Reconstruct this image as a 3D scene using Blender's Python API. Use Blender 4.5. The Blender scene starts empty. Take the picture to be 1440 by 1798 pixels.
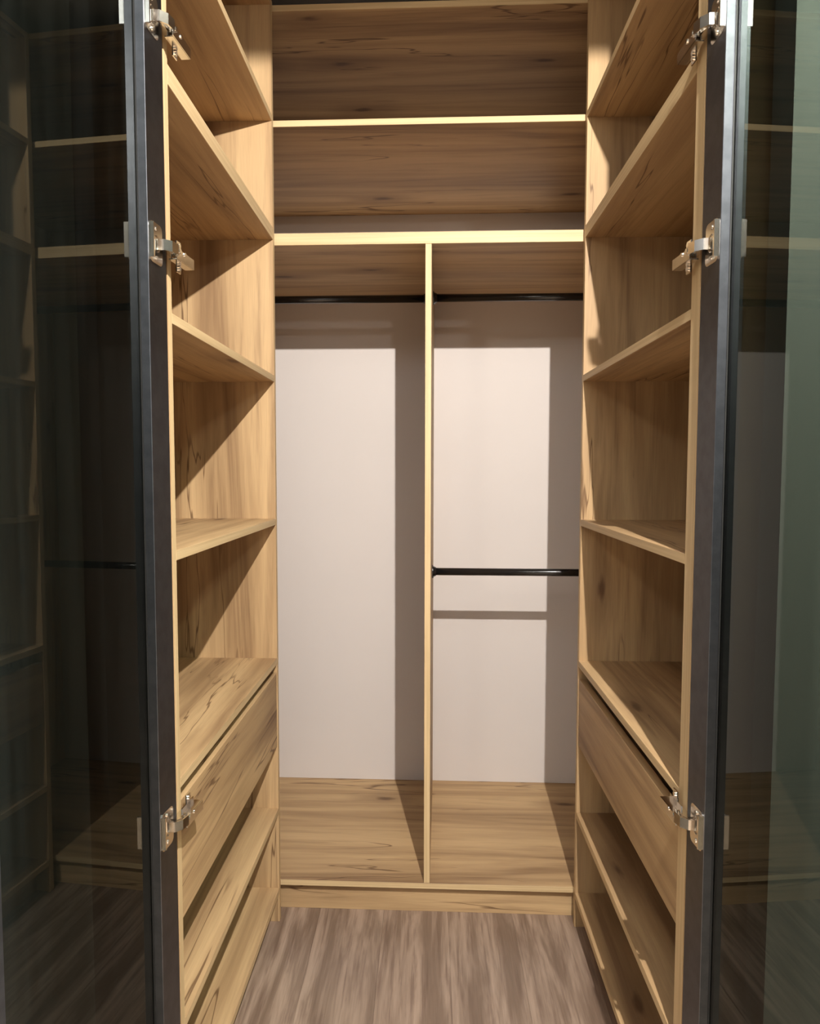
import bpy, bmesh, math, random
from mathutils import Vector, Matrix
random.seed(7)
scene = bpy.context.scene
S = 1.084                      # survey units -> metres (18 mm boards)
C = scene.collection

# ------------------------------------------------------------------ camera
cam_data = bpy.data.cameras.new('camera')
cam_data.sensor_fit = 'HORIZONTAL'
cam_data.sensor_width = 36.0
cam_data.lens = 36.0 * 1233.3 / 1440.0
cam_data.clip_start = 0.02
cam = bpy.data.objects.new('camera', cam_data)
C.objects.link(cam)
YAW, PITCH, ROLL = -0.0262, 0.0599, -0.0015
def _m(rows): return Matrix(rows)
cy, sy = math.cos(YAW), math.sin(YAW)
cp, sp = math.cos(PITCH), math.sin(PITCH)
cr, sr = math.cos(ROLL), math.sin(ROLL)
W2C = _m(((cr, 0, -sr), (0, 1, 0), (sr, 0, cr))) @ _m(((1, 0, 0), (0, cp, -sp), (0, sp, cp))) @ _m(((cy, -sy, 0), (sy, cy, 0), (0, 0, 1)))
right, fwd, up = W2C[0], W2C[1], W2C[2]
rot = Matrix((right, up, -fwd)).transposed().to_4x4()
cam.matrix_world = Matrix.Translation(Vector((0.0024, 0, 1.2313)) * S) @ rot
scene.camera = cam

# ------------------------------------------------------------------ world, lamps, exposure
world = bpy.data.worlds.new('world')
scene.world = world
world.use_nodes = True
world.node_tree.nodes['Background'].inputs[0].default_value = (0.55, 0.6, 0.65, 1)
world.node_tree.nodes['Background'].inputs[1].default_value = 0.15

def lamp(name, loc, power, radius, color, kind='POINT', size=0.3, aim=None, blend=0.6):
    d = bpy.data.lights.new(name, kind)
    d.energy = power
    d.color = color
    if kind == 'POINT': d.shadow_soft_size = radius
    if kind == 'SPOT':
        d.shadow_soft_size = radius; d.spot_size = size; d.spot_blend = blend
    if kind == 'AREA':
        d.shape = 'DISK'; d.size = size
    o = bpy.data.objects.new(name, d)
    o.location = Vector(loc) * S
    if aim is not None:
        o.rotation_euler = (Vector(aim) - Vector(loc)).to_track_quat('-Z', 'Y').to_euler()
    C.objects.link(o)
    return o
lamp('ceiling_spot_lamp', (0.32, -0.04, 2.30), 172, 0.012, (1.0, 0.945, 0.87), 'SPOT', math.pi, (0.32, -0.04, 0), 0.03)
lamp('room_ceiling_lamp', (1.0, -3.4, 2.34), 34, 0.06, (1.0, 0.95, 0.88))
lamp('left_fill_light', (-0.95, -1.25, 2.32), 20, 0.13, (1.0, 0.92, 0.80))  # added fill, stands in for lamp light reflected off the left door glass
top_fill = lamp('overhead_fill_light', (-0.25, -0.42, 2.485), 10, 0, (0.92, 0.96, 1.0), 'AREA', 0.24)  # added soft area fill overhead, not a known fixture
top_fill.data.shape = 'RECTANGLE'; top_fill.data.size_y = 1.5
top_fill.rotation_euler = (0, 0, math.radians(-27))
lamp('right_wall_fill_light', (0.90, 0.52, 2.42), 1050, 0.05, (0.97, 1.0, 0.92), 'SPOT', 2.4, (1.0, 0.6, 0))  # added spot that brightens the wall seen through the right door glass
scene.view_settings.view_transform = 'Standard'
scene.view_settings.look = 'None'
scene.view_settings.gamma = 1.0
scene.view_settings.use_curve_mapping = False
scene.view_settings.exposure = 0.85

# ------------------------------------------------------------------ materials
class NT:
    def __init__(self, name):
        self.m = bpy.data.materials.new(name); self.m.use_nodes = True
        self.t = self.m.node_tree; self.n = self.t.nodes
        self.n.clear()
        self.out = self.n.new('ShaderNodeOutputMaterial')
    def new(self, kind, **kw):
        n = self.n.new(kind)
        for k, v in kw.items(): setattr(n, k, v)
        return n
    def set(self, sock, v):
        if hasattr(v, 'is_linked') or isinstance(v, bpy.types.NodeSocket): self.t.links.new(v, sock)
        elif isinstance(v, (tuple, list)) and len(v) == 3 and sock.type == 'RGBA': sock.default_value = (*v, 1)
        else: sock.default_value = v
    def math(self, op, a, b=None, c=None, clamp=False):
        n = self.new('ShaderNodeMath', operation=op, use_clamp=clamp)
        self.set(n.inputs[0], a)
        if b is not None: self.set(n.inputs[1], b)
        if c is not None: self.set(n.inputs[2], c)
        return n.outputs[0]
    def smooth(self, v, a, b, lo=0.0, hi=1.0):
        n = self.new('ShaderNodeMapRange', interpolation_type='SMOOTHSTEP')
        self.set(n.inputs[0], v); self.set(n.inputs[1], a); self.set(n.inputs[2], b)
        self.set(n.inputs[3], lo); self.set(n.inputs[4], hi)
        return n.outputs[0]
    def mix(self, f, a, b, blend='MIX'):
        n = self.new('ShaderNodeMix', data_type='RGBA', blend_type=blend)
        self.set(n.inputs[0], f); self.set(n.inputs[6], a); self.set(n.inputs[7], b)
        return n.outputs[2]
    def noise(self, vec, scale=1.0, detail=2.0, rough=0.5, dist=0.0):
        n = self.new('ShaderNodeTexNoise')
        self.set(n.inputs['Vector'], vec); self.set(n.inputs['Scale'], scale)
        self.set(n.inputs['Detail'], detail); self.set(n.inputs['Roughness'], rough)
        self.set(n.inputs['Distortion'], dist)
        return n.outputs[0]
    def grain_coords(self, axis, obj_rand=True):
        tc = self.new('ShaderNodeTexCoord')
        s = self.new('ShaderNodeSeparateXYZ'); self.t.links.new(tc.outputs['Object'], s.inputs[0])
        o = {'X': (0, 1, 2), 'Y': (1, 0, 2), 'Z': (2, 0, 1)}[axis]
        oi = self.new('ShaderNodeObjectInfo')
        r = self.math('MULTIPLY', oi.outputs['Random'], 31.0)
        g = self.math('ADD', s.outputs[o[0]], r)
        a = self.math('ADD', s.outputs[o[1]], self.math('MULTIPLY', r, 1.7))
        a = self.math('ADD', a, self.math('MULTIPLY', s.outputs[o[2]], 0.97))
        return g, a, 0.37, oi.outputs['Random']
    def vec(self, g, a, b, sg, sa, sb):
        c = self.new('ShaderNodeCombineXYZ')
        self.set(c.inputs[0], self.math('MULTIPLY', g, sg))
        self.set(c.inputs[1], self.math('MULTIPLY', a, sa))
        self.set(c.inputs[2], self.math('MULTIPLY', b, sb))
        return c.outputs[0]
    def principled(self, **kw):
        p = self.new('ShaderNodeBsdfPrincipled')
        for k, v in kw.items(): self.set(p.inputs[k.replace('_', ' ')], v)
        self.t.links.new(p.outputs[0], self.out.inputs[0])
        return p

def oak(name, axis, light=(0.58, 0.395, 0.21), mid=(0.43, 0.28, 0.145), dark=(0.215, 0.122, 0.062)):
    t = NT(name)
    g, a, b, rnd = t.grain_coords(axis)
    broad = t.noise(t.vec(g, a, b, 0.5, 8.0, 8.0), 1.0, 4.0, 0.6, 0.7)
    med = t.noise(t.vec(g, a, b, 2.0, 34.0, 34.0), 1.0, 4.0, 0.6, 0.4)
    fine = t.noise(t.vec(g, a, b, 14.0, 420.0, 420.0), 1.0, 2.0, 0.5)
    col = t.mix(t.smooth(broad, 0.36, 0.58), light, mid)
    col = t.mix(t.smooth(broad, 0.54, 0.68, 0, 0.8), col, dark)
    col = t.mix(t.smooth(med, 0.5, 0.75, 0, 0.5), col, dark)
    # thin drying cracks running along the grain
    cn = t.noise(t.vec(g, a, b, 0.5, 7.0, 7.0), 1.0, 4.0, 0.6, 0.5)
    line = t.smooth(t.math('ABSOLUTE', t.math('SUBTRACT', cn, 0.5)), 0.001, 0.009, 1.0, 0.0)
    msk = t.smooth(t.noise(t.vec(g, a, b, 1.3, 4.0, 4.0), 1.0, 2.0, 0.5), 0.50, 0.57)
    col = t.mix(t.math('MULTIPLY', t.math('MULTIPLY', line, msk), 0.8), col, (0.13, 0.065, 0.03))
    # knots
    v = t.new('ShaderNodeTexVoronoi', feature='F1', voronoi_dimensions='2D')
    t.set(v.inputs['Vector'], t.vec(g, a, b, 1.3, 3.6, 1.0)); t.set(v.inputs['Scale'], 1.0)
    d = t.math('ADD', v.outputs['Distance'], t.math('MULTIPLY', t.math('SUBTRACT', t.noise(t.vec(g, a, b, 12, 40, 40), 1.0, 3.0), 0.5), 0.09))
    pick = t.smooth(v.outputs['Color'], 0.48, 0.52)
    knot = t.math('MULTIPLY', t.smooth(d, 0.01, 0.06, 0.85, 0.0), pick)
    halo = t.math('MULTIPLY', t.smooth(d, 0.03, 0.24, 0.5, 0.0), pick)
    col = t.mix(halo, col, dark)
    col = t.mix(knot, col, (0.12, 0.06, 0.03))
    shade = t.math('ADD', t.math('MULTIPLY', fine, 0.26), 0.87)
    col = t.mix(1.0, col, shade, 'MULTIPLY')
    bmp = t.new('ShaderNodeBump'); t.set(bmp.inputs['Strength'], 0.12); t.set(bmp.inputs['Distance'], 0.001)
    t.set(bmp.inputs['Height'], fine)
    p = t.principled(Base_Color=col, Roughness=0.52)
    p.inputs['Specular IOR Level'].default_value = 0.35
    t.t.links.new(bmp.outputs[0], p.inputs['Normal'])
    return t.m
def banding(name, axis):
    t = NT(name)
    g, a, b, rnd = t.grain_coords(axis)
    n = t.noise(t.vec(g, a, b, 3.0, 160.0, 1.0), 1.0, 3.0, 0.5)
    p = t.principled(Base_Color=t.mix(t.smooth(n, 0.3, 0.7), (0.68, 0.505, 0.285), (0.58, 0.415, 0.225)), Roughness=0.5)
    p.inputs['Specular IOR Level'].default_value = 0.3
    return t.m
BAND = {k: banding('edge_banding_' + k.lower(), k) for k in 'XYZ'}
OAK = {k: oak('oak_laminate_' + k.lower(), k) for k in 'XYZ'}

def floor_mat():
    t = NT('grey_brown_floor_laminate')
    g, a, b, rnd = t.grain_coords('Y')
    broad = t.noise(t.vec(g, a, b, 1.9, 17.0, 3.0), 1.0, 4.0, 0.6, 0.4)
    med = t.noise(t.vec(g, a, b, 4.5, 70.0, 3.0), 1.0, 4.0, 0.6, 0.3)
    fine = t.noise(t.vec(g, a, b, 10.0, 320.0, 3.0), 1.0, 2.0, 0.5)
    col = t.mix(t.smooth(broad, 0.38, 0.62), (0.40, 0.295, 0.225), (0.21, 0.145, 0.105))
    col = t.mix(t.smooth(med, 0.46, 0.72, 0, 0.7), col, (0.15, 0.095, 0.07))
    tone = t.math('ADD', t.math('MULTIPLY', rnd, 0.05), t.math('ADD', t.math('MULTIPLY', fine, 0.35), 0.78))
    col = t.mix(1.0, col, tone, 'MULTIPLY')
    bmp = t.new('ShaderNodeBump'); t.set(bmp.inputs['Strength'], 0.2); t.set(bmp.inputs['Distance'], 0.001)
    t.set(bmp.inputs['Height'], fine)
    p = t.principled(Base_Color=col, Roughness=0.34)
    t.t.links.new(bmp.outputs[0], p.inputs['Normal'])
    return t.m
FLOOR = floor_mat()

def plain(name, col, rough=0.5, metal=0.0, spec=0.5, mottled=0.0, scale=6.0):
    t = NT(name)
    c = col
    if mottled:
        tc = t.new('ShaderNodeTexCoord')
        n = t.noise(tc.outputs['Object'], scale, 4.0, 0.6)
        c = t.mix(t.smooth(n, 0.3, 0.7), tuple(x * (1 - mottled) for x in col), tuple(min(1, x * (1 + mottled)) for x in col))
    p = t.principled(Base_Color=c, Roughness=rough, Metallic=metal)
    p.inputs['Specular IOR Level'].default_value = spec
    return t.m
WALL = plain('grey_wall_paint', (0.30, 0.315, 0.30), 0.85, mottled=0.015)
CEIL = plain('white_ceiling_paint', (0.55, 0.55, 0.54), 0.9, mottled=0.01)
PANEL = plain('white_back_panel', (0.73, 0.675, 0.65), 0.55, spec=0.25, mottled=0.01, scale=2.5)
BLACK = plain('black_anodised_aluminium', (0.118, 0.125, 0.142), 0.40, 1.0, 0.5, mottled=0.12, scale=40)
GASKET = plain('black_rubber_gasket', (0.006, 0.006, 0.006), 0.6)
RODM = plain('black_painted_steel_tube', (0.012, 0.011, 0.011), 0.22, 0.0, 0.6, mottled=0.1, scale=60)
CHROME = plain('nickel_plated_steel', (0.78, 0.74, 0.68), 0.18, 1.0, mottled=0.04, scale=50)
RUNNER = plain('drawer_runner_steel', (0.35, 0.35, 0.36), 0.35, 1.0, mottled=0.05)

def glass_mat():
    t = NT('dark_tinted_glass')
    fn = t.new('ShaderNodeFresnel'); t.set(fn.inputs[0], 1.5)
    ge = t.new('ShaderNodeNewGeometry')
    fr = t.math('MULTIPLY', fn.outputs[0], t.math('SUBTRACT', 1.0, ge.outputs['Backfacing']))
    gl = t.new('ShaderNodeBsdfGlossy'); t.set(gl.inputs['Color'], (0.66, 0.69, 0.66)); t.set(gl.inputs['Roughness'], 0.012)
    tr = t.new('ShaderNodeBsdfTransparent'); t.set(tr.inputs['Color'], (0.155, 0.165, 0.15))
    df = t.new('ShaderNodeBsdfDiffuse')
    tc = t.new('ShaderNodeTexCoord')
    mp = t.new('ShaderNodeMapping'); mp.inputs['Scale'].default_value = (1, 30, 1.2)
    t.t.links.new(tc.outputs['Object'], mp.inputs[0])
    sm = t.noise(mp.outputs[0], 1.0, 3.0, 0.6)
    t.set(df.inputs['Color'], (0.30, 0.34, 0.31))
    m1 = t.new('ShaderNodeMixShader'); t.t.links.new(t.smooth(sm, 0.3, 0.8, 0.003, 0.012), m1.inputs[0])
    t.t.links.new(tr.outputs[0], m1.inputs[1]); t.t.links.new(df.outputs[0], m1.inputs[2])
    m2 = t.new('ShaderNodeMixShader'); t.t.links.new(fr, m2.inputs[0])
    t.t.links.new(m1.outputs[0], m2.inputs[1]); t.t.links.new(gl.outputs[0], m2.inputs[2])
    t.t.links.new(m2.outputs[0], t.out.inputs[0])
    return t.m
GLASS = glass_mat()

# ------------------------------------------------------------------ helpers
def box_bm(bm, x0, x1, y0, y1, z0, z1):
    v = [bm.verts.new(p) for p in ((x0, y0, z0), (x1, y0, z0), (x1, y1, z0), (x0, y1, z0), (x0, y0, z1), (x1, y0, z1), (x1, y1, z1), (x0, y1, z1))]
    f = [(0, 3, 2, 1), (4, 5, 6, 7), (0, 1, 5, 4), (1, 2, 6, 5), (2, 3, 7, 6), (3, 0, 4, 7)]
    return [bm.faces.new([v[i] for i in q]) for q in f]

def link(name, bm, mats, parent=None, loc=None, bevel=0.0, smooth=False, kind=None):
    """world-space bmesh -> one object whose origin is the middle of its box"""
    if bevel:
        bmesh.ops.bevel(bm, geom=bm.edges[:], offset=bevel, segments=1, affect='EDGES', clamp_overlap=True)
    bm.normal_update()
    co = [v.co for v in bm.verts]
    lo = Vector([min(c[i] for c in co) for i in range(3)]); hi = Vector([max(c[i] for c in co) for i in range(3)])
    mid = (lo + hi) / 2 if loc is None else Vector(loc)
    bmesh.ops.translate(bm, verts=bm.verts[:], vec=-mid)
    me = bpy.data.meshes.new(name); bm.to_mesh(me); bm.free()
    for m in (mats if isinstance(mats, (list, tuple)) else [mats]): me.materials.append(m)
    if smooth:
        for p in me.polygons: p.use_smooth = True
    o = bpy.data.objects.new(name, me); C.objects.link(o)
    base = Vector((0, 0, 0)); q = parent
    while q is not None: base += q.location; q = q.parent
    o.location = mid - base
    if parent is not None: o.parent = parent
    if kind: o['kind'] = kind
    return o

def board(name, x0, x1, y0, y1, z0, z1, axis, parent=None, band=None, label=None, bevel=0.0007):
    """a laminate board in survey units; band = index of the face that carries the lighter edge banding"""
    bm = bmesh.new()
    f = box_bm(bm, x0 * S, x1 * S, y0 * S, y1 * S, z0 * S, z1 * S)
    mats = [OAK[axis], BAND[axis]] if not isinstance(axis, bpy.types.Material) else [axis]
    if band is not None:
        f[band].material_index = 1
    o = link(name, bm, mats, parent, bevel=bevel)
    if label: o['label'] = label
    return o

def thing(name, label, cat, loc, group=None):
    o = bpy.data.objects.new(name, None); C.objects.link(o)
    o.empty_display_size = 0.1
    o.location = loc; o['label'] = label; o['category'] = cat
    if group: o['group'] = group
    return o

def struct(name, x0, x1, y0, y1, z0, z1, mat):
    bm = bmesh.new(); box_bm(bm, x0 * S, x1 * S, y0 * S, y1 * S, z0 * S, z1 * S)
    return link(name, bm, mat, kind='structure')

def cyl(bm, p0, p1, r, seg=20, r2=None):
    p0, p1 = Vector(p0), Vector(p1); d = p1 - p0
    m = Matrix.Translation((p0 + p1) / 2) @ d.to_track_quat('Z', 'Y').to_matrix().to_4x4()
    return bmesh.ops.create_cone(bm, cap_ends=True, segments=seg, radius1=r, radius2=r if r2 is None else r2, depth=d.length, matrix=m)['verts']

# ------------------------------------------------------------------ the setting
HW = 0.86                       # half width of the closet niche
YD = 1.035                      # plane of the wall round the closet opening
CZ = 2.50                       # ceiling
T = 0.0166
floor = struct('floor', -1.75, 2.2, -4.6, 2.62, -0.10, -0.012, plain('floor_underlay', (0.12, 0.09, 0.07), 0.8))
pw = 0.178
ys = [-4.6, -3.1, -1.6, -0.35, 0.55, 1.55, 2.62]
nx = int(3.95 / pw) + 1
for i in range(nx):
    x0 = -1.75 + i * pw + 0.03; x1 = min(x0 + pw, 2.2)
    if x1 - x0 < 0.02: continue
    cuts = [-4.6, -3.4 + 0.3 * (i % 3), -1.9 + 0.3 * (i % 3), 0.75 - 0.31 * (i % 4), 2.62]
    for y0, y1 in zip(cuts[:-1], cuts[1:]):
        bm = bmesh.new(); box_bm(bm, (x0 + 0.0001) * S, (x1 - 0.0001) * S, (y0 + 0.0001) * S, (y1 - 0.0001) * S, -0.012 * S, 0.0)
        link('floor_plank', bm, FLOOR, floor, bevel=0.0003)
struct('ceiling', -1.75, 2.2, -4.6, 2.62, CZ, CZ + 0.1, CEIL)
struct('wall_back', -HW - 0.1, HW + 0.1, 2.56, 2.62, 0, CZ, WALL)
struct('wall_left', -HW - 0.1, -HW, YD, 2.56, 0, CZ, WALL)
struct('wall_right', HW, HW + 0.1, YD, 2.56, 0, CZ, WALL)
struct('wall_front_left', -1.75, -0.485, YD - 0.06, YD, 0, CZ, WALL)
struct('wall_front_right', 0.485, 2.2, YD - 0.06, YD, 0, CZ, WALL)
struct('wall_room_left', -1.85, -1.75, -4.6, YD, 0, CZ, WALL)
struct('wall_room_right', 2.2, 2.3, -4.6, YD, 0, CZ, WALL)
struct('wall_room_rear', -1.75, 2.2, -4.7, -4.6, 0, CZ, WALL)

# ------------------------------------------------------------------ side towers
Y1 = 1.8372
XF = 0.40; XB = 0.845
Z = dict(L0=2.119, L1=1.8223, L2=1.4595, L3=1.0858, L4=0.7127, L5=0.3014, Bt=0.0792, Top=2.4035)
def tower(side, label):
    s = -1 if side == 'left' else 1
    yn0, yn1 = (1.0895, 1.1065) if s < 0 else (1.060, 1.0935)
    t = thing('shelving_tower', label, 'shelving', (s * 0.62 * S, 1.45 * S, 0))
    def B(name, xa, xb, y0, y1, z0, z1, axis, parent=t, **k):
        a, b = sorted((s * xa, s * xb))
        if name in ('side_panel', 'top_panel', 'shelf', 'bottom_panel'): k['band'] = 3 if s < 0 else 5
        return board(name, a, b, y0, y1, z0, z1, axis, parent, **k)
    top = Z['Top'] + T
    B('side_panel', XF, XB, Y1, Y1 + T, 0.0, top, 'Z')
    B('side_panel', XF, XB, yn0, yn1, 0.0, top, 'Z')
    B('back_panel', XB, XB + 0.004, yn1, Y1, 0.06, top, 'Z', bevel=0)
    B('top_panel', XF, XB, yn1, Y1, Z['Top'], top, 'Y')
    B('shelf', XF, XB, yn1, Y1, Z['L0'], Z['L0'] + T, 'Y')
    B('shelf', XF, XB, yn1, Y1, Z['L1'], Z['L1'] + 0.0306, 'Y', label='double thickness oak laminate shelf')
    for k in ('L2', 'L3', 'L4', 'L5'):
        B('shelf', XF, XB, yn1, Y1, Z[k], Z[k] + T, 'Y')
    B('bottom_panel', XF, XB, yn1, Y1, Z['Bt'], Z['Bt'] + T, 'Y')
    B('plinth', XF + 0.045, XF + 0.045 + T, yn1, Y1, 0.0, Z['Bt'], 'Y')
    # drawer : front board, box, runners
    dz0, dz1 = (0.4897, 0.690) if s < 0 else (0.504, 0.681)
    dr = B('drawer', XF + 0.0015, XF + 0.0015 + T, yn1 + 0.002, Y1 - 0.002, dz0, dz1, 'Y', label='smooth handleless oak drawer front')
    bm = bmesh.new()
    xa, xb = XF + 0.0015 + T, XF + 0.36
    def bb(x0, x1, y0, y1, z0, z1):
        a, b = sorted((s * x0, s * x1)); box_bm(bm, a * S, b * S, y0 * S, y1 * S, z0 * S, z1 * S)
    bb(xa, xb, yn1 + 0.014, yn1 + 0.028, dz0 + 0.012, 0.665)
    bb(xa, xb, Y1 - 0.028, Y1 - 0.014, dz0 + 0.012, 0.665)
    bb(xb, xb + 0.014, yn1 + 0.014, Y1 - 0.014, dz0 + 0.012, 0.665)
    bb(xa, xb, yn1 + 0.028, Y1 - 0.028, dz0 + 0.020, dz0 + 0.028)
    link('drawer_box', bm, OAK['Y'], dr)
    for ya, yb in ((yn1 + 0.001, yn1 + 0.013), (Y1 - 0.013, Y1 - 0.001)):
        bm = bmesh.new(); bb(xa + 0.004, xb, ya, yb, dz0 + 0.06, dz0 + 0.10)
        link('drawer_runner', bm, RUNNER, dr)
    return t
tower('left', 'open oak shelving tower with one drawer, on the left of the walk-in closet')
tower('right', 'open oak shelving tower with one drawer, on the right of the walk-in closet')

# ------------------------------------------------------------------ back hanging unit
YF, YP = 1.8735, 2.518
w = thing('hanging_wardrobe', 'oak wardrobe with white back, central divider and black rails at the end of the closet', 'wardrobe', (0, YF * S, 0))
UX = 0.845
M0, M1, T0 = 1.8215, 1.8521, 2.1240
BB0, BB1 = 0.0768, 0.0934
board('side_panel', -UX, -UX + T, YF, YP, 0, 2.43, 'Z', w, band=2)
board('side_panel', UX - T, UX, YF, YP, 0, 2.43, 'Z', w, band=2)
XI = UX - T
board('bottom_panel', -XI, XI, YF, YP, BB0, BB1, 'X', w, band=2)
board('plinth', -XI, XI, YF + 0.020, YF + 0.020 + T, 0, BB0, 'X', w)
board('divider', -0.0074, 0.0092, YF + 0.0005, YP, BB1, M0, 'Z', w, band=2)
board('shelf', -XI, XI, YF, YP, M0, M1, 'X', w, band=2, label='double thickness oak shelf above the rails')
board('shelf', -XI, XI, YF, YP, T0, T0 + T, 'X', w, band=2)
board('top_panel', -XI, XI, YF, YP, 2.4137, 2.43, 'X', w, band=2)
board('back_panel', -UX, UX, YP, YP + 0.004, 0.05, 2.43, PANEL, w, label='smooth white back panel', bevel=0)
YR = 2.19
def rail(xa, xb, z):
    bm = bmesh.new(); cyl(bm, (xa * S, YR * S, z * S), (xb * S, YR * S, z * S), 0.0115 * S, 32)
    r = link('hanging_rail', bm, RODM, w, smooth=False)
    for p in r.data.polygons:
        if len(p.vertices) == 4: p.use_smooth = True
    for x, d in ((xa, 1), (xb, -1)):
        bm = bmesh.new()
        cyl(bm, (x * S, YR * S, z * S), ((x + d * 0.003) * S, YR * S, z * S), 0.021 * S, 24)
        cyl(bm, ((x + d * 0.003) * S, YR * S, z * S), ((x + d * 0.012) * S, YR * S, z * S), 0.0175 * S, 24, 0.0135 * S)
        cyl(bm, ((x + d * 0.003) * S, YR * S - 0.0, (z - 0.017) * S), ((x + d * 0.0045) * S, YR * S, (z - 0.017) * S), 0.003 * S, 10)
        link('rail_flange', bm, RODM, r)
rail(-XI, -0.0074, 1.7554)
rail(0.0092, XI, 1.7570)
rail(0.0092, XI, 0.9131)
w.rotation_euler = (0, 0, -0.018)

# ------------------------------------------------------------------ glass doors
def door(side, label):
    s = -1 if side == 'left' else 1
    if s < 0: hx, hy, ang, A, b1, b2 = 0.3970, 1.078, 4.4, 0.058, 0.013, 0.0135
    else:     hx, hy, ang, A, b1, b2 = 0.3975, 1.050, 3.0, 0.058, 0.0125, 0.0135
    hx *= S; hy *= S; A *= S; b1 *= S; b2 *= S
    d = thing('wardrobe_door', label, 'wardrobe door', (s * hx, hy, 0))
    th = 0.034 * S                      # thickness of the frame
    Wd = 0.462 * S; z0, z1 = 0.012 * S, 2.385 * S
    # local frame: u = distance from the hinge edge towards the viewer, v = outwards from the aisle face
    def L(u, v, z): return Vector((s * v, -u, z))
    def solid(name, boxes, mat, parent, bevel=0.0006, org=None):
        bm = bmesh.new()
        for u0, u1, v0, v1, za, zb in boxes:
            a, b = sorted((s * v0, s * v1)); box_bm(bm, a, b, -u1, -u0, za, zb)
        if bevel: bmesh.ops.bevel(bm, geom=bm.edges[:], offset=bevel, segments=1, affect='EDGES', clamp_overlap=True)
        co = [v.co.copy() for v in bm.verts]
        mid = Vector([(min(c[i] for c in co) + max(c[i] for c in co)) / 2 for i in range(3)])
        bmesh.ops.translate(bm, verts=bm.verts[:], vec=-mid)
        me = bpy.data.meshes.new(name); bm.to_mesh(me); bm.free(); me.materials.append(mat)
        o = bpy.data.objects.new(name, me); C.objects.link(o); o.parent = parent
        base = Vector((0, 0, 0)); q = parent
        while q is not d: base += q.location; q = q.parent
        o.location = mid - base
        return o
    st = 0.058 * S
    def stile(ua, ub, inner):
        # broad aisle face, then two stepped glazing beads down to the pane
        if inner > 0: return [(ua, ub, 0, b2, z0, z1), (ua, ub - 0.012, b2, th, z0, z1), (ua, ub, b2 + 0.007, th, z0, z1)]
        return [(ua, ub, 0, b2, z0, z1), (ua + 0.012, ub, b2, th, z0, z1), (ua, ub, b2 + 0.007, th, z0, z1)]
    solid('frame_stile', stile(0, st, 1), BLACK, d)
    solid('frame_stile', stile(Wd - st, Wd, -1), BLACK, d)
    rh = 0.045 * S
    solid('frame_rail', [(st, Wd - st, 0, b2, z0, z0 + rh), (st, Wd - st, b2, th, z0, z0 + rh - 0.012)], BLACK, d)
    solid('frame_rail', [(st, Wd - st, 0, b2, z1 - rh, z1), (st, Wd - st, b2, th, z1 - rh + 0.012, z1)], BLACK, d)
    solid('gasket', [(st - 0.004, st + 0.0015, b2 - 0.001, b2 + 0.001, z0 + rh, z1 - rh)], GASKET, d, 0)
    solid('glass_pane', [(st - 0.0115, Wd - st + 0.0115, b2 + 0.0012, b2 + 0.0052, z0 + rh - 0.011, z1 - rh + 0.011)], GLASS, d, 0)
    # concealed hinges: cup flange on the stile, link, arm and mounting plate reaching over the tower edge
    zz = (1.8865, 1.562, 0.6787) if s < 0 else (1.853, 1.549, 0.7084)
    for zc in zz:
        zc *= S
        c = 0.030                        # cup centre from the door edge
        u_c = st - 0.0235
        fl = bmesh.new()
        def bx(bm, u0, u1, v0, v1, za, zb):
            a, b = sorted((s * v0, s * v1)); box_bm(bm, a, b, -u1, -u0, za, zb)
        # flange with rounded ends, raised near edge
        n = 8; pts = []
        hu, hz, rr = 0.0215, 0.032, 0.009
        for (cu, cz_, a0) in ((hu - rr, hz - rr, 0), (-(hu - rr), hz - rr, 90), (-(hu - rr), -(hz - rr), 180), (hu - rr, -(hz - rr), 270)):
            for k in range(5):
                an = math.radians(a0 + k * 22.5); pts.append((cu + rr * math.cos(an), cz_ + rr * math.sin(an)))
        def ring_cap(v, sc=1.0): return [fl.verts.new(L(u_c + a * sc, v, zc + b * sc)) for a, b in pts]
        lo, hi = ring_cap(0.0), ring_cap(-0.0022)
        N = len(pts)
        # cup well: inner ring
        cin = [fl.verts.new(L(u_c - 0.002 + 0.0135 * math.cos(2 * math.pi * (k + 0.5) / N + 0), -0.0022, zc + 0.0135 * math.sin(2 * math.pi * (k + 0.5) / N))) for k in range(N)]
        cdp = [fl.verts.new(L(u_c - 0.002 + 0.0115 * math.cos(2 * math.pi * (k + 0.5) / N), -0.0004, zc + 0.0115 * math.sin(2 * math.pi * (k + 0.5) / N))) for k in range(N)]
        for k in range(N):
            j = (k + 1) % N
            fl.faces.new((lo[k], lo[j], hi[j], hi[k])); fl.faces.new((hi[k], hi[j], cin[j], cin[k])); fl.faces.new((cin[k], cin[j], cdp[j], cdp[k]))
        fl.faces.new(cdp)
        # raised lip along the near long edge
        bx(fl, u_c + hu - 0.0035, u_c + hu, -0.0085, -0.0005, zc - hz + 0.006, zc + hz - 0.004)
        bmesh.ops.recalc_face_normals(fl, faces=fl.faces[:])
        mid = L(u_c, -0.004, zc)
        bmesh.ops.translate(fl, verts=fl.verts[:], vec=-mid)
        me = bpy.data.meshes.new('hinge'); fl.to_mesh(me); fl.free(); me.materials.append(CHROME)
        h = bpy.data.objects.new('hinge', me); C.objects.link(h); h.parent = d; h.location = mid
        h['label'] = 'shiny nickel concealed hinge'
        for dz in (0.023, -0.023):
            bm = bmesh.new(); cyl(bm, L(u_c, -0.001, zc + dz) - mid, L(u_c, -0.0042, zc + dz) - mid, 0.0042, 14, 0.0034)
            me = bpy.data.meshes.new('hinge_screw'); bm.to_mesh(me); bm.free(); me.materials.append(CHROME)
            o = bpy.data.objects.new('hinge_screw', me); C.objects.link(o); o.parent = h
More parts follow.
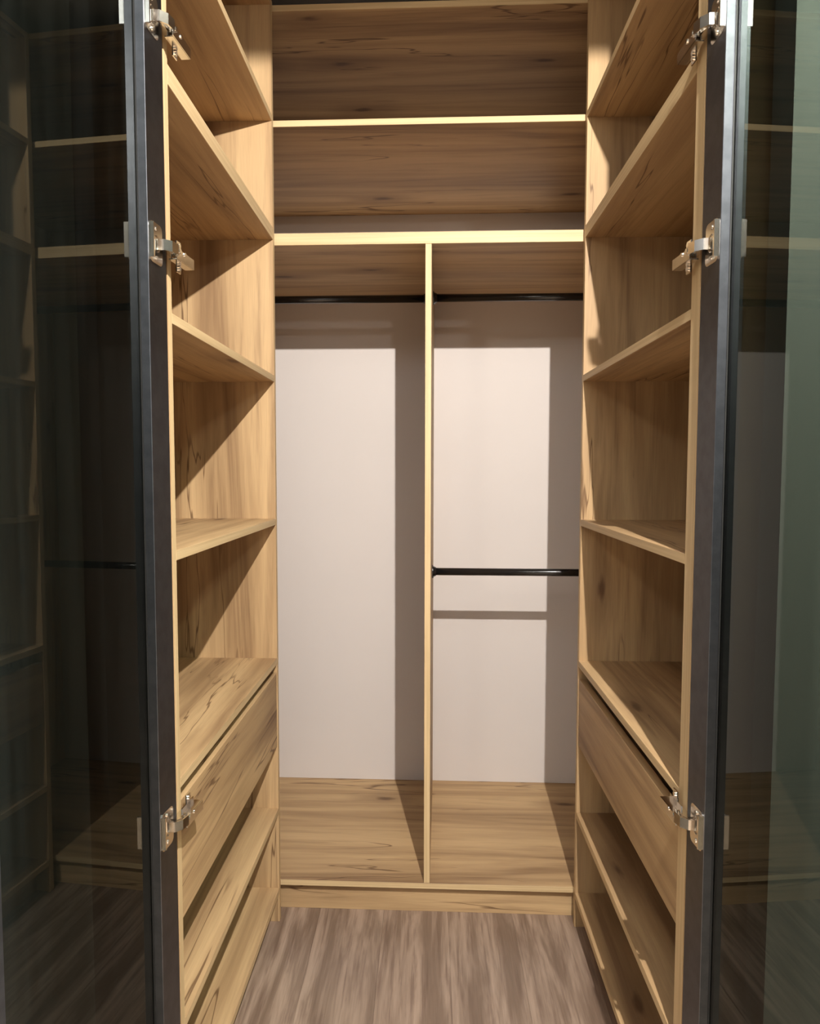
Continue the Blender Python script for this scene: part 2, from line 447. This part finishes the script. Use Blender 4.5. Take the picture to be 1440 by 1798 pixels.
        # link bars (bent strap from the cup to the arm)
        def strap(name, path, zw, tk):
            bm = bmesh.new()
            P = [Vector((u, v)) for u, v in path]
            L1, L2 = [], []
            for i, p in enumerate(P):
                dd = (P[min(i + 1, len(P) - 1)] - P[max(i - 1, 0)]).normalized(); nn = Vector((-dd.y, dd.x)) * tk / 2
                L1.append(p + nn); L2.append(p - nn)
            def V(p, z): return bm.verts.new(L(p.x, p.y, z) - mid)
            z_a, z_b = zc - zw / 2 + zoff, zc + zw / 2 + zoff
            q = [(V(a, z_a), V(b, z_a), V(b, z_b), V(a, z_b)) for a, b in zip(L1, L2)]
            for a, b in zip(q[:-1], q[1:]):
                for i in range(4): bm.faces.new((a[i], a[(i + 1) % 4], b[(i + 1) % 4], b[i]))
            bm.faces.new(q[0]); bm.faces.new(q[-1])
            bmesh.ops.recalc_face_normals(bm, faces=bm.faces[:])
            me = bpy.data.meshes.new(name); bm.to_mesh(me); bm.free(); me.materials.append(CHROME)
            o = bpy.data.objects.new(name, me); C.objects.link(o); o.parent = h
            return o
        zoff = 0.0
        strap('hinge_link', [(u_c - 0.004, -0.001), (u_c - 0.006, -0.012), (u_c - 0.016, -0.021), (u_c - 0.032, -0.024), (u_c - 0.041, -0.020)], 0.017, 0.0022)
        strap('hinge_link', [(u_c - 0.010, 0.0), (u_c - 0.014, -0.008), (u_c - 0.030, -0.014), (u_c - 0.043, -0.013)], 0.012, 0.002)
        # arm: a channel (two cheeks and a web) running back along the tower edge
        bm = bmesh.new()
        ua, ub = u_c - 0.100, u_c - 0.036
        va, vb = -0.021, -0.006
        for dz in (-0.0085, 0.0067): bx(bm, ua, ub, va, vb, zc + dz - 0.006, zc + dz - 0.0042)
        bx(bm, ua, ub + 0.004, va - 0.0012, va + 0.0006, zc - 0.0145, zc + 0.0025)
        bmesh.ops.translate(bm, verts=bm.verts[:], vec=-mid)
        cyl(bm, L(ub - 0.006, va - 0.0005, zc) - mid, L(ub - 0.006, va - 0.0032, zc) - mid, 0.0042, 12)
        cyl(bm, L(ub - 0.026, va - 0.0005, zc) - mid, L(ub - 0.026, va - 0.0028, zc) - mid, 0.0036, 12)
        cyl(bm, L(ub + 0.001, -0.016, zc - 0.0095) - mid, L(ub + 0.001, -0.016, zc + 0.0095) - mid, 0.0022, 10)
        me = bpy.data.meshes.new('hinge_arm'); bm.to_mesh(me); bm.free(); me.materials.append(CHROME)
        o = bpy.data.objects.new('hinge_arm', me); C.objects.link(o); o.parent = h
        # mounting plate with its two screws
        bm = bmesh.new()
        bx(bm, ua + 0.004, ua + 0.052, -0.0065, -0.0045, zc - 0.010, zc + 0.010)
        bx(bm, ua + 0.018, ua + 0.034, -0.0065, -0.0045, zc - 0.026, zc + 0.026)
        bx(bm, ub - 0.030, ub + 0.012, -0.0100, 0.0015, zc - 0.004, zc + 0.004)
        bmesh.ops.translate(bm, verts=bm.verts[:], vec=-mid)
        for dz in (-0.019, 0.019): cyl(bm, L(ua + 0.026, -0.006, zc + dz) - mid, L(ua + 0.026, -0.009, zc + dz) - mid, 0.004, 12)
        me = bpy.data.meshes.new('hinge_plate'); bm.to_mesh(me); bm.free(); me.materials.append(CHROME)
        o = bpy.data.objects.new('hinge_plate', me); C.objects.link(o); o.parent = h
    d.rotation_euler = (0, 0, s * math.radians(ang))
    return d
door('left', 'open dark tinted glass door in a black frame, left side of the closet opening')
door('right', 'open dark tinted glass door in a black frame, right side of the closet opening')
